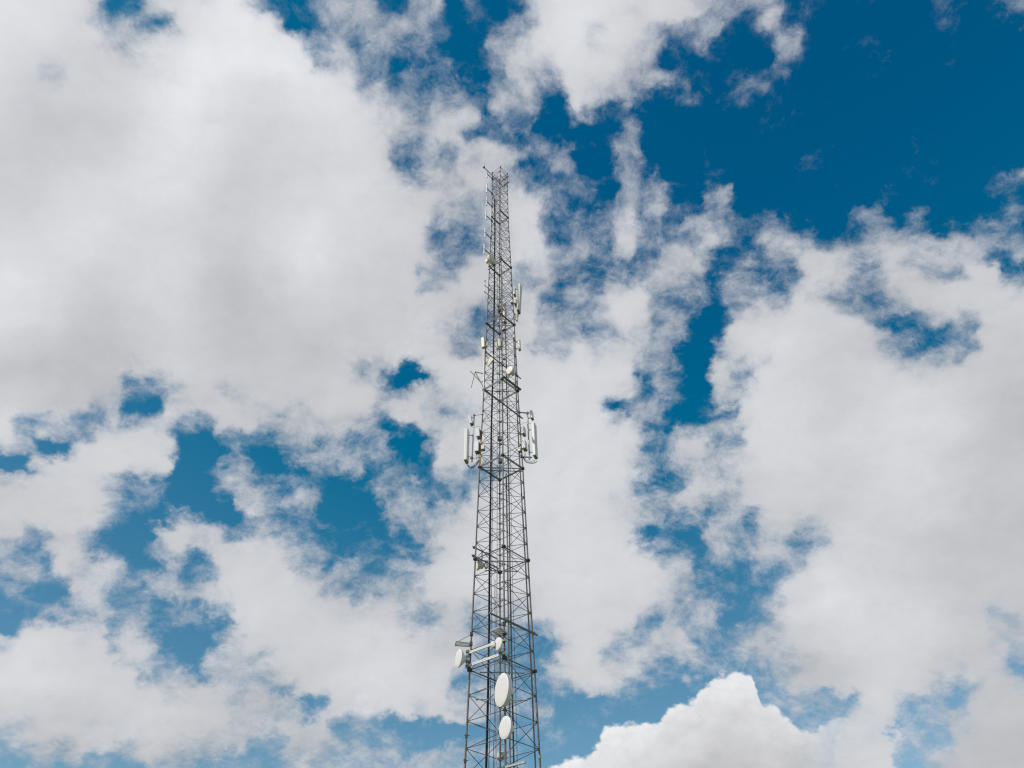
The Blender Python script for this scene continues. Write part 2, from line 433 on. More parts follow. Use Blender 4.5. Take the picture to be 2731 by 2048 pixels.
class MB:
    def __init__(self):
        self.v, self.f, self.s = [], [], []

    def _add(self, vs, fs, sm):
        o = len(self.v)
        self.v += [Vector(p) for p in vs]
        for q, s in zip(fs, sm):
            self.f.append([i + o for i in q]); self.s.append(s)
        return self

    def lathe(self, o, d, prof, n=12):
        """prof: list of (distance along d, radius)"""
        u, w, d = basis(Vector(d)); o = Vector(o)
        vs, fs, sm = [], [], []
        for t, r in prof:
            for k in range(n):
                a = 2 * math.pi * k / n
                vs.append(o + d * t + (u * math.cos(a) + w * math.sin(a)) * r)
        for i in range(len(prof) - 1):
            for k in range(n):
                k2 = (k + 1) % n
                fs.append([i * n + k, i * n + k2, (i + 1) * n + k2, (i + 1) * n + k]); sm.append(True)
        m = len(vs)
        for i, rev in ((0, True), (len(prof) - 1, False)):      # caps get their own ring so they shade flat
            ring = [vs[i * n + k] for k in range(n)]
            vs += ring
            q = list(range(m, m + n)); m += n
            fs.append(q[::-1] if rev else q); sm.append(False)
        return self._add(vs, fs, sm)

    def tube(self, a, b, r, n=8, r1=None):
        a, b = Vector(a), Vector(b)
        return self.lathe(a, b - a, [(0, r), ((b - a).length, r if r1 is None else r1)], n)

    def path(self, pts, r, n=6):
        pts = [Vector(p) for p in pts]
        vs, fs, sm = [], [], []
        u = None
        for i, p in enumerate(pts):
            d = (pts[min(i + 1, len(pts) - 1)] - pts[max(i - 1, 0)]).normalized()
            if u is None:
                u = basis(d)[0]
            u = (u - d * u.dot(d)).normalized()
            w = d.cross(u)
            for k in range(n):
                a = 2 * math.pi * k / n
                vs.append(p + (u * math.cos(a) + w * math.sin(a)) * r)
        for i in range(len(pts) - 1):
            for k in range(n):
                k2 = (k + 1) % n
                fs.append([i * n + k, i * n + k2, (i + 1) * n + k2, (i + 1) * n + k]); sm.append(True)
        fs.append(list(range(n))[::-1]); sm.append(False)
        fs.append([(len(pts) - 1) * n + k for k in range(n)]); sm.append(False)
        return self._add(vs, fs, sm)

    def prism(self, c0, c1, ax, ay, hx, hy, rd=0.02, n=3):
        """rounded rectangle (half sizes hx, hy on ax, ay) swept from c0 to c1, edges eased"""
        c0, c1, ax, ay = Vector(c0), Vector(c1), Vector(ax).normalized(), Vector(ay).normalized()
        rd = min(rd, hx * 0.95, hy * 0.95)
        d = (c1 - c0).normalized(); e = min(rd * 0.6, (c1 - c0).length * 0.2)
        vs = []
        def ring(c, k):
            out = []
            for sx, sy, a0 in ((1, 1, 0), (-1, 1, 90), (-1, -1, 180), (1, -1, 270)):
                for j in range(n + 1):
                    a = rad(a0 + 90.0 * j / n)
                    out.append(c + ax * (sx * (hx - rd) + math.cos(a) * rd * k - sx * rd * (1 - k) * 0)
                               + ay * (sy * (hy - rd) + math.sin(a) * rd * k))
            return out
        m = 4 * (n + 1)
        vs += ring(c0, 0.4) + ring(c0 + d * e, 1) + ring(c1 - d * e, 1) + ring(c1, 0.4)
        fs, sm = [], []
        for i in range(3):
            for k in range(m):
                k2 = (k + 1) % m
                fs.append([i * m + k, i * m + k2, (i + 1) * m + k2, (i + 1) * m + k]); sm.append(False)
        fs.append(list(range(m))[::-1]); sm.append(False)
        fs.append([3 * m + k for k in range(m)]); sm.append(False)
        return self._add(vs, fs, sm)

    def bar(self, a, b, w, h, up=(0, 0, 1), rd=0.004):
        a, b = Vector(a), Vector(b); d = (b - a).normalized()
        s = d.cross(Vector(up))
        if s.length < 1e-4:
            s = d.cross(Vector((1, 0, 0)))
        s.normalize(); u = s.cross(d)
        return self.prism(a, b, s, u, w / 2, h / 2, rd, 2)

    def quad(self, corners, th):
        c = [Vector(p) for p in corners]
        nrm = (c[1] - c[0]).cross(c[2] - c[0]).normalized()
        vs = [p - nrm * th / 2 for p in c] + [p + nrm * th / 2 for p in c]
        return self._add(vs, [[3, 2, 1, 0], [4, 5, 6, 7], [0, 1, 5, 4], [1, 2, 6, 5], [2, 3, 7, 6], [3, 0, 4, 7]], [False] * 6)

    def build(self, name, material, parent=None, origin=None):
        me = bpy.data.meshes.new(name)
        o = bpy.data.objects.new(name, me)
        if parent is not None:
            root = parent
            while root.parent:
                root = root.parent
            off = root.location.copy()
            o.parent = parent
        else:
            off = Vector(origin) if origin is not None else self.v[0].copy()
            o.location = off
        me.from_pydata([tuple(p - off) for p in self.v], [], self.f)
        for p, s in zip(me.polygons, self.s):
            p.use_smooth = s
        me.materials.append(material)
        me.update()
        COL.objects.link(o)
        return o


def tag(o, label, cat, group=None, kind=None):
    if label:
        o['label'] = label
    if cat:
        o['category'] = cat
    if group:
        o['group'] = group
    if kind:
        o['kind'] = kind
    return o


def thing(name, loc, label, cat, group=None):
    o = bpy.data.objects.new(name, None)
    o.empty_display_size = 0.1
    o.location = Vector(loc)
    COL.objects.link(o)
    return tag(o, label, cat, group)


def copy_tree(o, parent=None):
    c = o.copy()
    COL.objects.link(c)
    c.parent = parent
    for ch in list(o.children):
        copy_tree(ch, c)
    return c


# ------------------------------------------------------------------ surveying: sight lines from the camera station
def ray(px, py):
    return (CF + CR * ((px - CX) / FPX) + CU * ((CY - py) / FPX)).normalized()


def P(px, py, y):
    d = ray(px, py)
    return EYE + d * ((y - EYE.y) / d.y)


def PZ(px, py, z):
    d = ray(px, py)
    return EYE + d * ((z - EYE.z) / d.z)


# ------------------------------------------------------------------ the ground
MB()._add([(-4000, -4000, 0), (4000, -4000, 0), (4000, 4000, 0), (-4000, 4000, 0)], [[0, 1, 2, 3]], [False]).build('ground', GRASS, None, (0, 0, 0))['kind'] = 'structure'

# ------------------------------------------------------------------ the tower
H = 6.096
TH = rad(4.1285)
Z0 = 14.812 + 1.6
LEV = [(Z0 + 7 * H, .638), (Z0 + 6 * H, .656), (Z0 + 5 * H, .808), (Z0 + 4 * H, .965), (Z0 + 3 * H, 1.10), (Z0 + 2 * H, 1.292),
       (Z0 + H, 1.441), (Z0, 1.608), (Z0 - H, 1.775), (Z0 - 2 * H, 1.94), (0.25, 2.06)]
FLR = [.055, .07, .09, .10, .105, .11, .125, .13, .135, .135, .15]
NPAN = [10, 10, 9, 8, 7, 6, 6, 5, 5, 4]
ANG = {'F': -math.pi / 2 + TH, 'L': math.pi + TH, 'R': TH, 'B': math.pi / 2 + TH}


def half(z):
    for (za, sa), (zb, sb) in zip(LEV, LEV[1:]):
        if z >= zb:
            return sb + (sa - sb) * (z - zb) / (za - zb)
    return LEV[-1][1]


def LEG(k, z):
    s = half(z)
    return Vector((s * math.cos(ANG[k]), s * math.sin(ANG[k]), z))


def leg_r(z):
    return 0.031 + 0.016 * (Z0 + 7 * H - z) / (7 * H)


def side(a, b, z=30.0):
    return (LEG(b, z) - LEG(a, z)).normalized()


def outward(a, b):
    v = LEG(a, 30) + LEG(b, 30)
    return Vector((v.x, v.y, 0)).normalized()


def ON(px, py, a, b, off=0.0):
    """where the sight line meets the plane of face a-b, moved outwards by off"""
    n = outward(a, b); d = ray(px, py); z = 30.0
    for _ in range(30):
        q = LEG(a, z) + n * off
        p = EYE + d * ((q - EYE).dot(n) / d.dot(n))
        z = p.z
    return p


def ATLEG(k, px, py):
    """point on leg k at the height where the sight line passes it"""
    z = 30.0
    for _ in range(30):
        z = P(px, py, LEG(k, z).y).z
    return LEG(k, z)


tower = thing('lattice_tower', (0, 0, 0), 'tall tapering square lattice steel tower in brown grey metal carrying many aerials', 'tower')
for k in 'FLRB':
    m = MB()
    prof = [LEG(k, z) for z, s in LEV]
    for (a, b) in zip(prof, prof[1:]):
        m.tube(b, a, leg_r(b.z), 10, leg_r(a.z))
    m.build('leg', STEEL, tower)
    b = MB()
    q = LEG(k, 0)
    b.prism(q - Vector((0, 0, 0.05)), q + Vector((0, 0, 0.24)), (1, 0, 0), (0, 1, 0), 0.35, 0.35, 0.03)
    b.build('footing', CONCRETE, tower)
    for i, (z, s) in enumerate(LEV):
        q = LEG(k, z); r = FLR[i]
        fl = MB().lathe(q - Vector((0, 0, .055)), (0, 0, 1), [(0, r * .93), (.012, r), (.042, r), (.05, r * .8), (.058, r * .8), (.066, r), (.1, r), (.112, r * .93)], 14)
        for j in range(6):
            a = j * math.pi / 3
            bp = q + Vector((math.cos(a), math.sin(a), 0)) * r * .78
            fl.tube(bp - Vector((0, 0, .08)), bp + Vector((0, 0, .085)), .011, 6)
        fl.build('flange', STEEL_DARK, tower)

FACES = [('L', 'F'), ('L', 'B'), ('R', 'F'), ('R', 'B')]
for i, n in enumerate(NPAN):
    za, zb = LEV[i][0], LEV[i + 1][0]
    # node count runs on from section to section; at the sixth flange the side legs are even
    start = [-34, -24, -24, -15, -7, 0, 6, 12, 17, 22][i]
    for fa, fb in FACES:
        m = MB()
        r = 0.0135 + 0.0030 * i / 9
        for j in range(n):
            z1 = za + (zb - za) * j / n
            z2 = za + (zb - za) * (j + 1) / n
            k = start + j
            even_side = (fb == 'F') == (fa == 'L')           # which faces zigzag from the side leg on even nodes
            if (k % 2 == 0) == even_side:
                p, q = LEG(fa, z1), LEG(fb, z2)
            else:
                p, q = LEG(fb, z1), LEG(fa, z2)
            m.tube(p, q, r, 6)
            if j:
                m.tube(LEG(fa, z1), LEG(fb, z1), r, 6)
        # gusset plates where the rods meet the legs
        for j in range(1, n):
            z1 = za + (zb - za) * j / n
            for kk, other in ((fa, fb), (fb, fa)):
                q = LEG(kk, z1); d = (LEG(other, z1) - q).normalized()
                m.bar(q + d * .02, q + d * (.07 + .008 * i), .008, .06 + .006 * i)
        m.build('bracing', STEEL_DARK, tower)
    # the beams that tie the legs at each flange
for i, (z, s) in enumerate(LEV[:-1]):
    for fa, fb in FACES:
        p, q = LEG(fa, z), LEG(fb, z)
        d = (q - p).normalized()
        p, q = p + d * FLR[i] * .8, q - d * FLR[i] * .8
        up = Vector((0, 0, 1)); nn = outward(fa, fb)
        mt = OLIVE if i < 4 else GALV_GREEN
        if i == 0:
            MB().tube(p, q, .013, 6).build('girt', mt, tower)
            MB().tube(p - up * .42, q - up * .42, .011, 6).build('tie_rod', mt, tower)
        elif i >= 6:
            MB().tube(p, q, .032, 8).build('girt', mt, tower)
            MB().tube(p - up * .13, q - up * .13, .014, 6).build('tie_rod', mt, tower)
        elif (fa, fb) in (('R', 'F'), ('L', 'B')) and i < 4:
            m = MB()
            m.bar(p, q, .085, .05)
            m.bar(p - up * .05 + nn * .03, q - up * .05 + nn * .03, .012, .06)
            m.bar(p - up * .05 - nn * .03, q - up * .05 - nn * .03, .012, .06)
            m.build('girt', mt, tower)
        else:
            for o in (-.042, .042):
                MB().bar(p + nn * o, q + nn * o, .035, .05).build('girt', mt, tower)
for i, dz in ((3, 0), (4, 0), (5, .06), (5, -.14), (6, -.04), (6, -.62), (7, -.06)):
    z = LEV[i][0] + dz
    a, b = LEG('L', z), LEG('R', z)
    d = (b - a).normalized()
    s0, s1 = (0.05, 0.05) if dz > -.3 else (.55, .55)
    if i == 7:
        s0 = s1 = .5
    m = MB().tube(a + d * s0 + Vector((0, .1, 0)), b - d * s1 + Vector((0, .1, 0)), .028 if i > 4 else .024, 8)
    m.build('cross_tie', GALV_GREEN if i > 4 else STEEL_DARK, tower)
m = MB()
a, b = P(1271, 1865, 0.15), P(1403.6, 1867, 0.15)
m.tube(a, b, .03, 8)
for q in (a, b):
    m.bar(q - Vector((0, .12, 0)), q + Vector((0, .06, 0)), .09, .07)
m.build('cross_tie', GALV, tower)

# ------------------------------------------------------------------ ladder
zt = LEV[2][0]
lad_y = lambda z: LEG('B', z).y - .30
def rail_pt(sx, z):
    q = LEG('B', z)
    return Vector((q.x + .03 + sx * .19, q.y - .30, z))
ladder = thing('ladder', rail_pt(0, 0.1), 'slender steel climbing ladder inside the tower along its rear leg', 'ladder')
for sx in (-1, 1):
    m = MB()
    zs = [0.1] + [z for z, _ in LEV[::-1] if .3 < z < zt + .1]
    for a, b in zip(zs, zs[1:]):
        m.bar(rail_pt(sx, a), rail_pt(sx, b), .035, .012, (0, 1, 0))
    m.build('rail', GALV, ladder)
rung0 = None
for j in range(95):
    z = 9.0 + j * .335
    if z > zt:
        break
    if rung0 is None:
        rung0 = MB().tube(rail_pt(-1, z), rail_pt(1, z), .010, 6).build('rung', GALV, ladder)
    else:
        r = rung0.copy(); COL.objects.link(r); r.parent = ladder
        r.location = rail_pt(0, z) - rail_pt(0, 9.0)
m = MB()
for z in [LEV[i][0] + .5 for i in range(3, 9)]:
    for sx in (-1, 1):
        m.bar(rail_pt(sx, z), LEG('B', z), .03, .008)
m.build('wall_bracket', GALV, ladder)


# ------------------------------------------------------------------ cable runs up the faces
def run(name, label, pts, a, b, off, n, r, spread, material, group=None, top_ext=None, clamp=True):
    line = [ON(px, py, a, b, off) for px, py in pts]
    q = line[0]; d = (line[0] - line[1]).normalized()
    line = [q + d * ((q.z - 0.1) / -d.z)] + line
    root = thing(name, line[0], label, 'cable', group)
    u = side(a, b); w = outward(a, b)
    for k in range(n):
        o = u * ((k - (n - 1) / 2) * spread) + w * ((k % 2) * spread * .7)
        dense = []
        for p0, p1 in zip(line, line[1:]):
            for t in (0, .25, .5, .75):
                p = p0.lerp(p1, t)
                dense.append(p + o + u * random.uniform(-.35, .35) * spread + w * random.uniform(-.2, .2) * spread)
        dense.append(line[-1] + o)
        MB().path(dense, r, 7).build('cable', material if (k % 3 or n < 3) else DARKCABLE if material is BLACK else material, root)
    if clamp:
        zs = []
        for i, npan in enumerate(NPAN[:9]):
            for j in range(npan):
                zs.append(LEV[i][0] + (LEV[i + 1][0] - LEV[i][0]) * j / npan)
        zmin, zmax = 9.5, line[-1].z
        first = None
        for z in zs:
            if not (zmin < z < zmax):
                continue
            for p0, p1 in zip(line, line[1:]):
                if p0.z <= z <= p1.z:
                    p = p0.lerp(p1, (z - p0.z) / (p1.z - p0.z))
            if first is None:
                hw = n * spread / 2 + .035
                first = (MB().bar(p - u * hw + w * .03, p + u * hw + w * .03, .05, .035).build('clamp', GALV, root), p)
            else:
                c = first[0].copy(); COL.objects.link(c); c.parent = root; c.location = p - first[1]
    return root


run('coaxial_cable_run', 'thick bundle of black coaxial cables climbing the left rear face of the tower',
    [(1297, 2048), (1302, 1850), (1305, 1620), (1309, 1290), (1311, 1130), (1316, 960), (1318.5, 800), (1320, 620), (1320, 530)], 'L', 'B', -.05, 6, .021, .026, BLACK)
run('coaxial_cable_run', 'pair of thin dark cables just right of the thick black cable bundle',
    [(1304, 2048), (1309, 1850), (1311, 1620), (1314, 1290), (1316, 1130)], 'L', 'B', -.06, 2, .010, .05, DARKCABLE, clamp=False)
run('coaxial_cable_run', 'wide light grey cable bundle behind the front leg on the right rear face',
    [(1360, 2048), (1357, 1760), (1354, 1500), (1350, 1262)], 'R', 'B', -.06, 4, .020, .030, GREYCABLE)
run('coaxial_cable_run', 'black cable bundle midway across the right rear face of the tower',
    [(1371, 2048), (1366, 1830), (1361.5, 1600), (1357, 1290), (1353, 1100), (1350, 950), (1348, 870)], 'R', 'B', -.05, 3, .019, .028, BLACK)
run('coaxial_cable_run', 'lone thin black cable right of the black bundle on the right rear face',
    [(1380, 2048), (1375, 1830), (1368.5, 1600), (1362, 1290), (1358, 1100), (1354, 880)], 'R', 'B', -.06, 1, .011, .03, BLACK, clamp=False)
run('coaxial_cable_run', 'dark grey cables clamped close beside the right leg',
    [(1428, 2048), (1419, 1830), (1409, 1640), (1398, 1440), (1387, 1250), (1379, 1100), (1370, 900)], 'R', 'B', -.04, 3, .018, .027, DARKCABLE)
run('coaxial_cable_run', 'loose thin dark cables hanging left of the ladder low in the tower',
    [(1318, 2048), (1320, 1900), (1322, 1700), (1321, 1545)], 'L', 'B', -.25, 3, .009, .05, DARKCABLE, clamp=False)


# ------------------------------------------------------------------ small dressings shared by the radio gear
def ubolts(m, p, ax, r=.04):
    ax = Vector(ax).normalized()
    for dz in (-.035, .035):
        m.bar(p - ax * .06 + Vector((0, 0, dz)), p + ax * .06 + Vector((0, 0, dz)), .014, .014)
    m.bar(p - Vector((0, 0, .06)), p + Vector((0, 0, .06)), .09, .05, (1, 0, 0))


def slab(name, top, bot, y, w, dep, wdir, label, cat, body, cap, group=None, ports=6, mount=None, rd=.03, lean=True, y2=None):
    """Panel or radio: near edge face centred on the two sight points, body running back along wdir."""
    t, b = P(*top, y), P(*bot, y if y2 is None else y2)
    if not lean:
        b = Vector((t.x, t.y, b.z))
    dd = Vector((wdir[0], wdir[1], 0)).normalized()
    th = Vector((dd.y, -dd.x, 0))
    root = thing(name, b + dd * dep / 2, label, cat, group)
    off = dd * dep / 2
    ax = (t - b).normalized()
    MB().prism(b + off + ax * .035, t + off, dd, th, dep / 2, w / 2, rd).build('housing', body, root)
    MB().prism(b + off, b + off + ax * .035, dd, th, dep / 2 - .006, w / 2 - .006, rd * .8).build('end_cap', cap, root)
    for k in range(ports):
        q = b + off + dd * dep * ((k + .5) / ports - .5) * .84 + th * w * (.17 if k % 2 else -.17)
        MB().tube(q, q - ax * .075, .015, 7, .013).build('connector', FINS if k % 3 else GALV, root)
    if mount is not None:
        mv = Vector(mount)
        for f in (.16, .84):
            m = MB()
            q = b.lerp(t, f) + off
            side_v = (mv - q); side_v.z = 0
            L = side_v.length
            sv = side_v.normalized()
            m.bar(q + sv * min(w, dep) * .4, q + sv * L, .05, .035)
            m.bar(q + sv * (L - .05) - Vector((0, 0, .06)), q + sv * (L - .05) + Vector((0, 0, .06)), .10, .05, (1, 0, 0))
            m.build('mounting_bracket', GALV, root)
    return root


def fins_on(root, top, bot, y, w, dep, wdir, sgn):
    t, b = P(*top, y), P(*bot, y)
    dd = Vector((wdir[0], wdir[1], 0)).normalized(); th = Vector((dd.y, -dd.x, 0)) * sgn
    m = MB()
    for k in range(7):
        o = dd * dep * (.14 + .72 * k / 6) + th * (w / 2 + .012)
        m.bar(b + o + (t - b) * .08, b + o + (t - b) * .94, .012, .03, tuple(th))
    m.build('cooling_fin', FINS, root)


def dish(label, c, r, d, depth, kind, group, body=WHITE, face=RADOME, radio=True, mount=None, pole=None):
    """drum or cone backed microwave dish: c is the centre of the radome, d the way it looks"""
    d = Vector((d[0], d[1], d[2] if len(d) > 2 else 0)).normalized(); c = Vector(c)
    root = thing('microwave_dish', c - d * depth, label, 'dish antenna', group)
    MB().lathe(c, d, [(-.012, r * .985), (0.0, r * .985), (.012, r * .93), (.02, r * .7), (.026, r * .35), (.028, r * .05)], 40).build('radome', face, root)
    back = [(-depth, r * .30), (-depth * .92, r * .36), (-depth * .35, r * .86), (-depth * .22, r * .97), (-.014, r), (-.004, r * 1.02), (.004, r * 1.02), (.006, r * .985)]
    if kind == 'drum':
        back = [(-depth, r * .32), (-depth * .9, r * .6), (-depth * .72, r * .93), (-depth * .62, r * .985), (-.02, r), (-.006, r * 1.025), (.004, r * 1.025), (.006, r * .985)]
    MB().lathe(c, d, back, 40).build('shroud', body, root)
    MB().lathe(c, d, [(-depth - .10, r * .16 + .02), (-depth - .02, r * .2 + .02), (-depth, r * .22 + .02)], 16).build('feed_hub', GALV, root)
    u = d.cross(Vector((0, 0, 1))).normalized()
    if radio:
        q = c - d * (depth + .10)
        rb = MB().prism(q, q - d * .14, u, Vector((0, 0, 1)), .12, .13, .02).build('radio_unit', WHITE, root)
        MB().tube(q - d * .07 - Vector((0, 0, .13)), q - d * .07 - Vector((0, 0, .20)), .014, 6).build('connector', FINS, rb)
    if mount is not None:
        m = MB()
        q = c - d * (depth + .03); mv = Vector(mount)
        m.tube(q + u * r * .1, Vector((mv.x, mv.y, q.z)), .03, 8)
        m.bar(Vector((mv.x, mv.y, q.z - .10)), Vector((mv.x, mv.y, q.z + .10)), .13, .12, (1, 0, 0))
        m.bar(Vector((mv.x, mv.y, q.z - .14)), q - Vector((0, 0, .05)), .03, .03)
        m.build('mounting_bracket', GALV, root)
    return root


def pipe(name, label, a, b, r, material, cat='pipe', group=None, clamps=(), square=False, w=.07):
    a, b = Vector(a), Vector(b)
    root = thing(name, a, label, cat, group)
    m = MB()
    if square:
        m.bar(a, b, w, w)
    else:
        m.tube(a, b, r, 12)
    m.build('tube', material, root)
    d = (b - a).normalized()
    for f in clamps:
        q = a.lerp(b, f)
        k = MB()
        k.bar(q - d * .05, q + d * .05, r * 3.2 if not square else w * 1.6, r * 3.2 if not square else w * 1.6)
        for s in (-.035, .035):
            k.bar(q + d * s - Vector((0, 0, .09)), q + d * s + Vector((0, 0, .09)), .014, .014, (1, 0, 0))
        k.build('clamp', GALV_GREEN if material is not WHITE else GALV, root)
    return root


# ------------------------------------------------------------------ top of the tower
eOUT = side('B', 'L')                 # along the left rear face, towards the viewer's left
zL = P(1313, 466, LEG('L', 57).y).z
tip = LEG('L', zL) + eOUT * 1.02 + outward('L', 'B') * .05
inn = LEG('L', zL) - eOUT * 1.25 + outward('L', 'B') * .05
bea = thing('obstruction_light', tip, 'red topped obstruction light on the end of a boom at the tower top', 'warning light')
MB().bar(inn, tip, .055, .055).build('boom', OLIVE, bea)
MB().prism(tip - Vector((0, 0, .05)), tip + Vector((0, 0, .07)), eOUT, outward('L', 'B'), .10, .085, .03).build('base', GREYBOX, bea)
gl = MB().lathe(tip + Vector((0, 0, .07)), (0, 0, 1), [(0, .085), (.10, .085), (.12, .09)], 14).build('lower_glass', WHITE, bea)
MB().lathe(tip + Vector((0, 0, .19)), (0, 0, 1), [(0, .088), (.05, .085), (.09, .06), (.105, .02)], 14).build('upper_glass', RED, bea)

ORD = ['topmost', 'second from the top', 'third from the top', 'fourth from the top', 'fifth from the top', 'lowest']
WHERE = ['white dipole antenna just under the beacon boom, topmost of the six up the left leg',
         'second white dipole antenna down the left leg, below the beacon boom',
         'third white dipole antenna down the left leg, above the upper steel frame',
         'fourth white dipole antenna down the left leg, beside the upper square of beams',
         'fifth white dipole antenna down the left leg, second from the lowest',
         'lowest white dipole antenna on the left leg, right above the small cream dish']
legpts = [(1312.6, 476.7), (1312, 515.9), (1311.4, 550.2), (1310.8, 588.2), (1309, 635), (1307.2, 678.4)]
first = None
for i, (px, py) in enumerate(legpts):
    q = ATLEG('L', px, py)
    if i == 0:
        first = thing('dipole_antenna', q, WHERE[0], 'antenna', 'dipole antennas up the left leg')
        e = q + eOUT * .66
        MB().tube(e - Vector((0, 0, .56)), e + Vector((0, 0, .60)), .050, 12).build('element', WHITE, first)
        MB().tube(e - Vector((0, 0, .03)), e + Vector((0, 0, .03)), .056, 12).build('collar', OLIVE, first)
        m = MB()
        for s in (-.035, .035):
            m.bar(q + Vector((s, s * -.4, 0)), e + Vector((s * .5, -s * .2, 0)), .03, .035)
        m.build('arm', OLIVE, first)
        m = MB().bar(q - Vector((0, 0, .10)), q + Vector((0, 0, .10)), .14, .13, (1, 0, 0))
        m.bar(q - eOUT * .12, q + eOUT * .12, .05, .06)
        m.build('clamp', OLIVE, first)
    else:
        c = copy_tree(first); c.location = q; c['label'] = WHERE[i]

# a second, smaller array inside the head
small = None
SL = ['tiny white stub antenna inside the tower head, highest of the column by the cable bundle',
      'tiny white stub antenna inside the tower head, second down by the cable bundle',
      'tiny white stub antenna inside the tower head, third down by the cable bundle',
      'tiny white stub antenna inside the tower head, lowest of the column by the cable bundle']
sp = [ON(px, py, 'L', 'B', -.12) for px, py in ((1323.8, 475.7), (1323.5, 497.8), (1323.8, 520), (1324, 540))]
mast = pipe('antenna_mast', 'thin grey pole inside the tower head that carries four white stubs', sp[3] - Vector((0, 0, .5)), sp[0] + Vector((0, 0, .35)), .016, GALV, 'pole')
for i, q in enumerate(sp):
    q = Vector((sp[0].x, sp[0].y, q.z))
    if small is None:
        small = thing('stub_antenna', q, SL[0], 'antenna', 'stub antennas inside the tower head')
        dd = side('L', 'F')
        MB().lathe(q - dd * .02 + eOUT * .05, dd, [(0, .02), (.01, .05), (.26, .05), (.27, .03)], 10).build('element', WHITE, small)
        MB().bar(q, q + eOUT * .06, .03, .03).build('bracket', GALV, small)
    else:
        c = copy_tree(small); c.location = q; c['label'] = SL[i]
p1 = ATLEG('R', 1353.2, 469.5); p2 = ATLEG('R', 1353.7, 486)
eRB = side('R', 'B')
ofs = outward('R', 'B') * .06
pipe('mounting_pipe', 'upper of two short grey pipes crossing the right side of the tower head', p1 - eRB * .16 + ofs, p1 + eRB * .95 + ofs, .030, GALV, clamps=(.14, .42))
pipe('mounting_pipe', 'lower of two short grey pipes crossing the right side of the tower head', p2 - eRB * .20 + ofs, p2 + eRB * .95 + ofs, .030, GALV, clamps=(.16, .46))
wb = p2 + eRB * .42 + ofs * 2
wt = P(1342.2, 434.5, wb.y)
wa = thing('whip_antenna', wb, 'pale teal whip antenna sticking up above the tower top', 'antenna')
zm = wb.z + (wt.z - wb.z) * .55
MB().tube(wb - Vector((0, 0, .25)), (wb.x, wb.y, zm), .030, 10).build('base_tube', GALV, wa)
MB().tube((wb.x, wb.y, zm), (wb.x, wb.y, wt.z), .026, 10, .018).build('whip', TEAL, wa)
m = MB().lathe((wb.x, wb.y, p2.z - .06), (0, 0, 1), [(0, .06), (.12, .06)], 10)
m.lathe((wb.x, wb.y, p1.z - .06), (0, 0, 1), [(0, .06), (.12, .06)], 10)
m.build('clamp', WHITE, wa)

# ------------------------------------------------------------------ second flange: small cream dish on two rails
a0, a1 = ON(1302.4, 704.9, 'L', 'F', .10), ON(1337.3, 679.6, 'L', 'F', .10)
a1.z = a0.z
b0, b1 = ON(1301, 719.4, 'L', 'F', .10), ON(1337.3, 694, 'L', 'F', .10)
b1.z = b0.z
pipe('mounting_pipe', 'upper grey pipe across the tower behind the small cream dish', a0, a1, .028, GALV_GREEN, clamps=(.15, .9))
pipe('mounting_pipe', 'lower grey pipe across the tower under the small cream dish', b0, b1, .028, GALV_GREEN, clamps=(.15, .9))
pc = (a0.lerp(a1, .42) + outward('L', 'F') * .08)
pipe('dish_pole', 'stubby pole behind the small cream dish on the upper left', Vector((pc.x, pc.y, b0.z - .25)), Vector((pc.x, pc.y, a0.z + .3)), .035, GALV, 'pole', clamps=(.3, .75))
c = P(1312.9, 689.5, -1.0)
dish('small cream microwave dish near the top, facing right and seen from below', c, .37, (.80, -.60), .30, 'drum', 'microwave dishes on the tower', CREAM, CREAM, mount=pc)

# whip on the left, between the flanges
q0, q1 = P(1293.5, 750, -.55), P(1292, 780, -.55)
q1 = Vector((q0.x, q0.y, q1.z)); qt = P(1296.6, 709.7, -.55)
wa = thing('whip_antenna', q1, 'thin white whip antenna standing off the left leg on two arms', 'antenna')
MB().tube(q1, q0, .026, 10).build('base_tube', GALV, wa)
MB().tube(q0, (q0.x + .03, q0.y, qt.z), .017, 10, .010).build('whip', WHITE, wa)
MB().lathe(q0 - Vector((0, 0, .05)), (0, 0, 1), [(0, .03), (.02, .055), (.12, .055), (.16, .025)], 10).build('clamp', GREYBOX, wa)
for f in (.62, .06):
    q = q1.lerp(q0, f)
    MB().bar(q + eOUT * .08, q - eOUT * 1.05, .035, .045).build('arm', OLIVE, wa)
qq = q1
MB().path([qq, qq + Vector((.03, .03, -.35)), qq + Vector((.22, .22, -.7)), qq + Vector((.5, .5, -.75))], .010, 6).build('cable', BLACK, wa)

# ------------------------------------------------------------------ upper right sector
NR = (.26, .96)
lr = LEG('R', 41.5)
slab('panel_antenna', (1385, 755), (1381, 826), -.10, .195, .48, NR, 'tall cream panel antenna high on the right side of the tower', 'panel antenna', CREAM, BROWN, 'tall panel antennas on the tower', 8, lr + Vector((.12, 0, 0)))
slab('radio_unit', (1371, 771), (1371.5, 784), .0, .15, .32, NR, 'white radio unit between right leg and cream panel, upper of the pair', 'radio unit', WHITE, FINS, 'white radio units', 4, lr)
slab('radio_unit', (1373, 794), (1373.5, 809), .0, .16, .34, NR, 'white radio unit between right leg and cream panel, lower of the pair', 'radio unit', WHITE, FINS, 'white radio units', 4, lr)
slab('junction_box', (1364.5, 798.5), (1364.3, 806.5), -.25, .19, .22, NR, 'cream box with black underside just inside the right leg high up', 'box', CREAM, FINS, 'junction boxes', 3, LEG('R', 42))
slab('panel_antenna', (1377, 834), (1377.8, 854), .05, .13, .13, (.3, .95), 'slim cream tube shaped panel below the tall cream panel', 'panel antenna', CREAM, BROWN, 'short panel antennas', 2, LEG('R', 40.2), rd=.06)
m = MB()
e1 = P(1382, 828, .1)
l1 = LEG('R', P(1369, 838, .08).z)
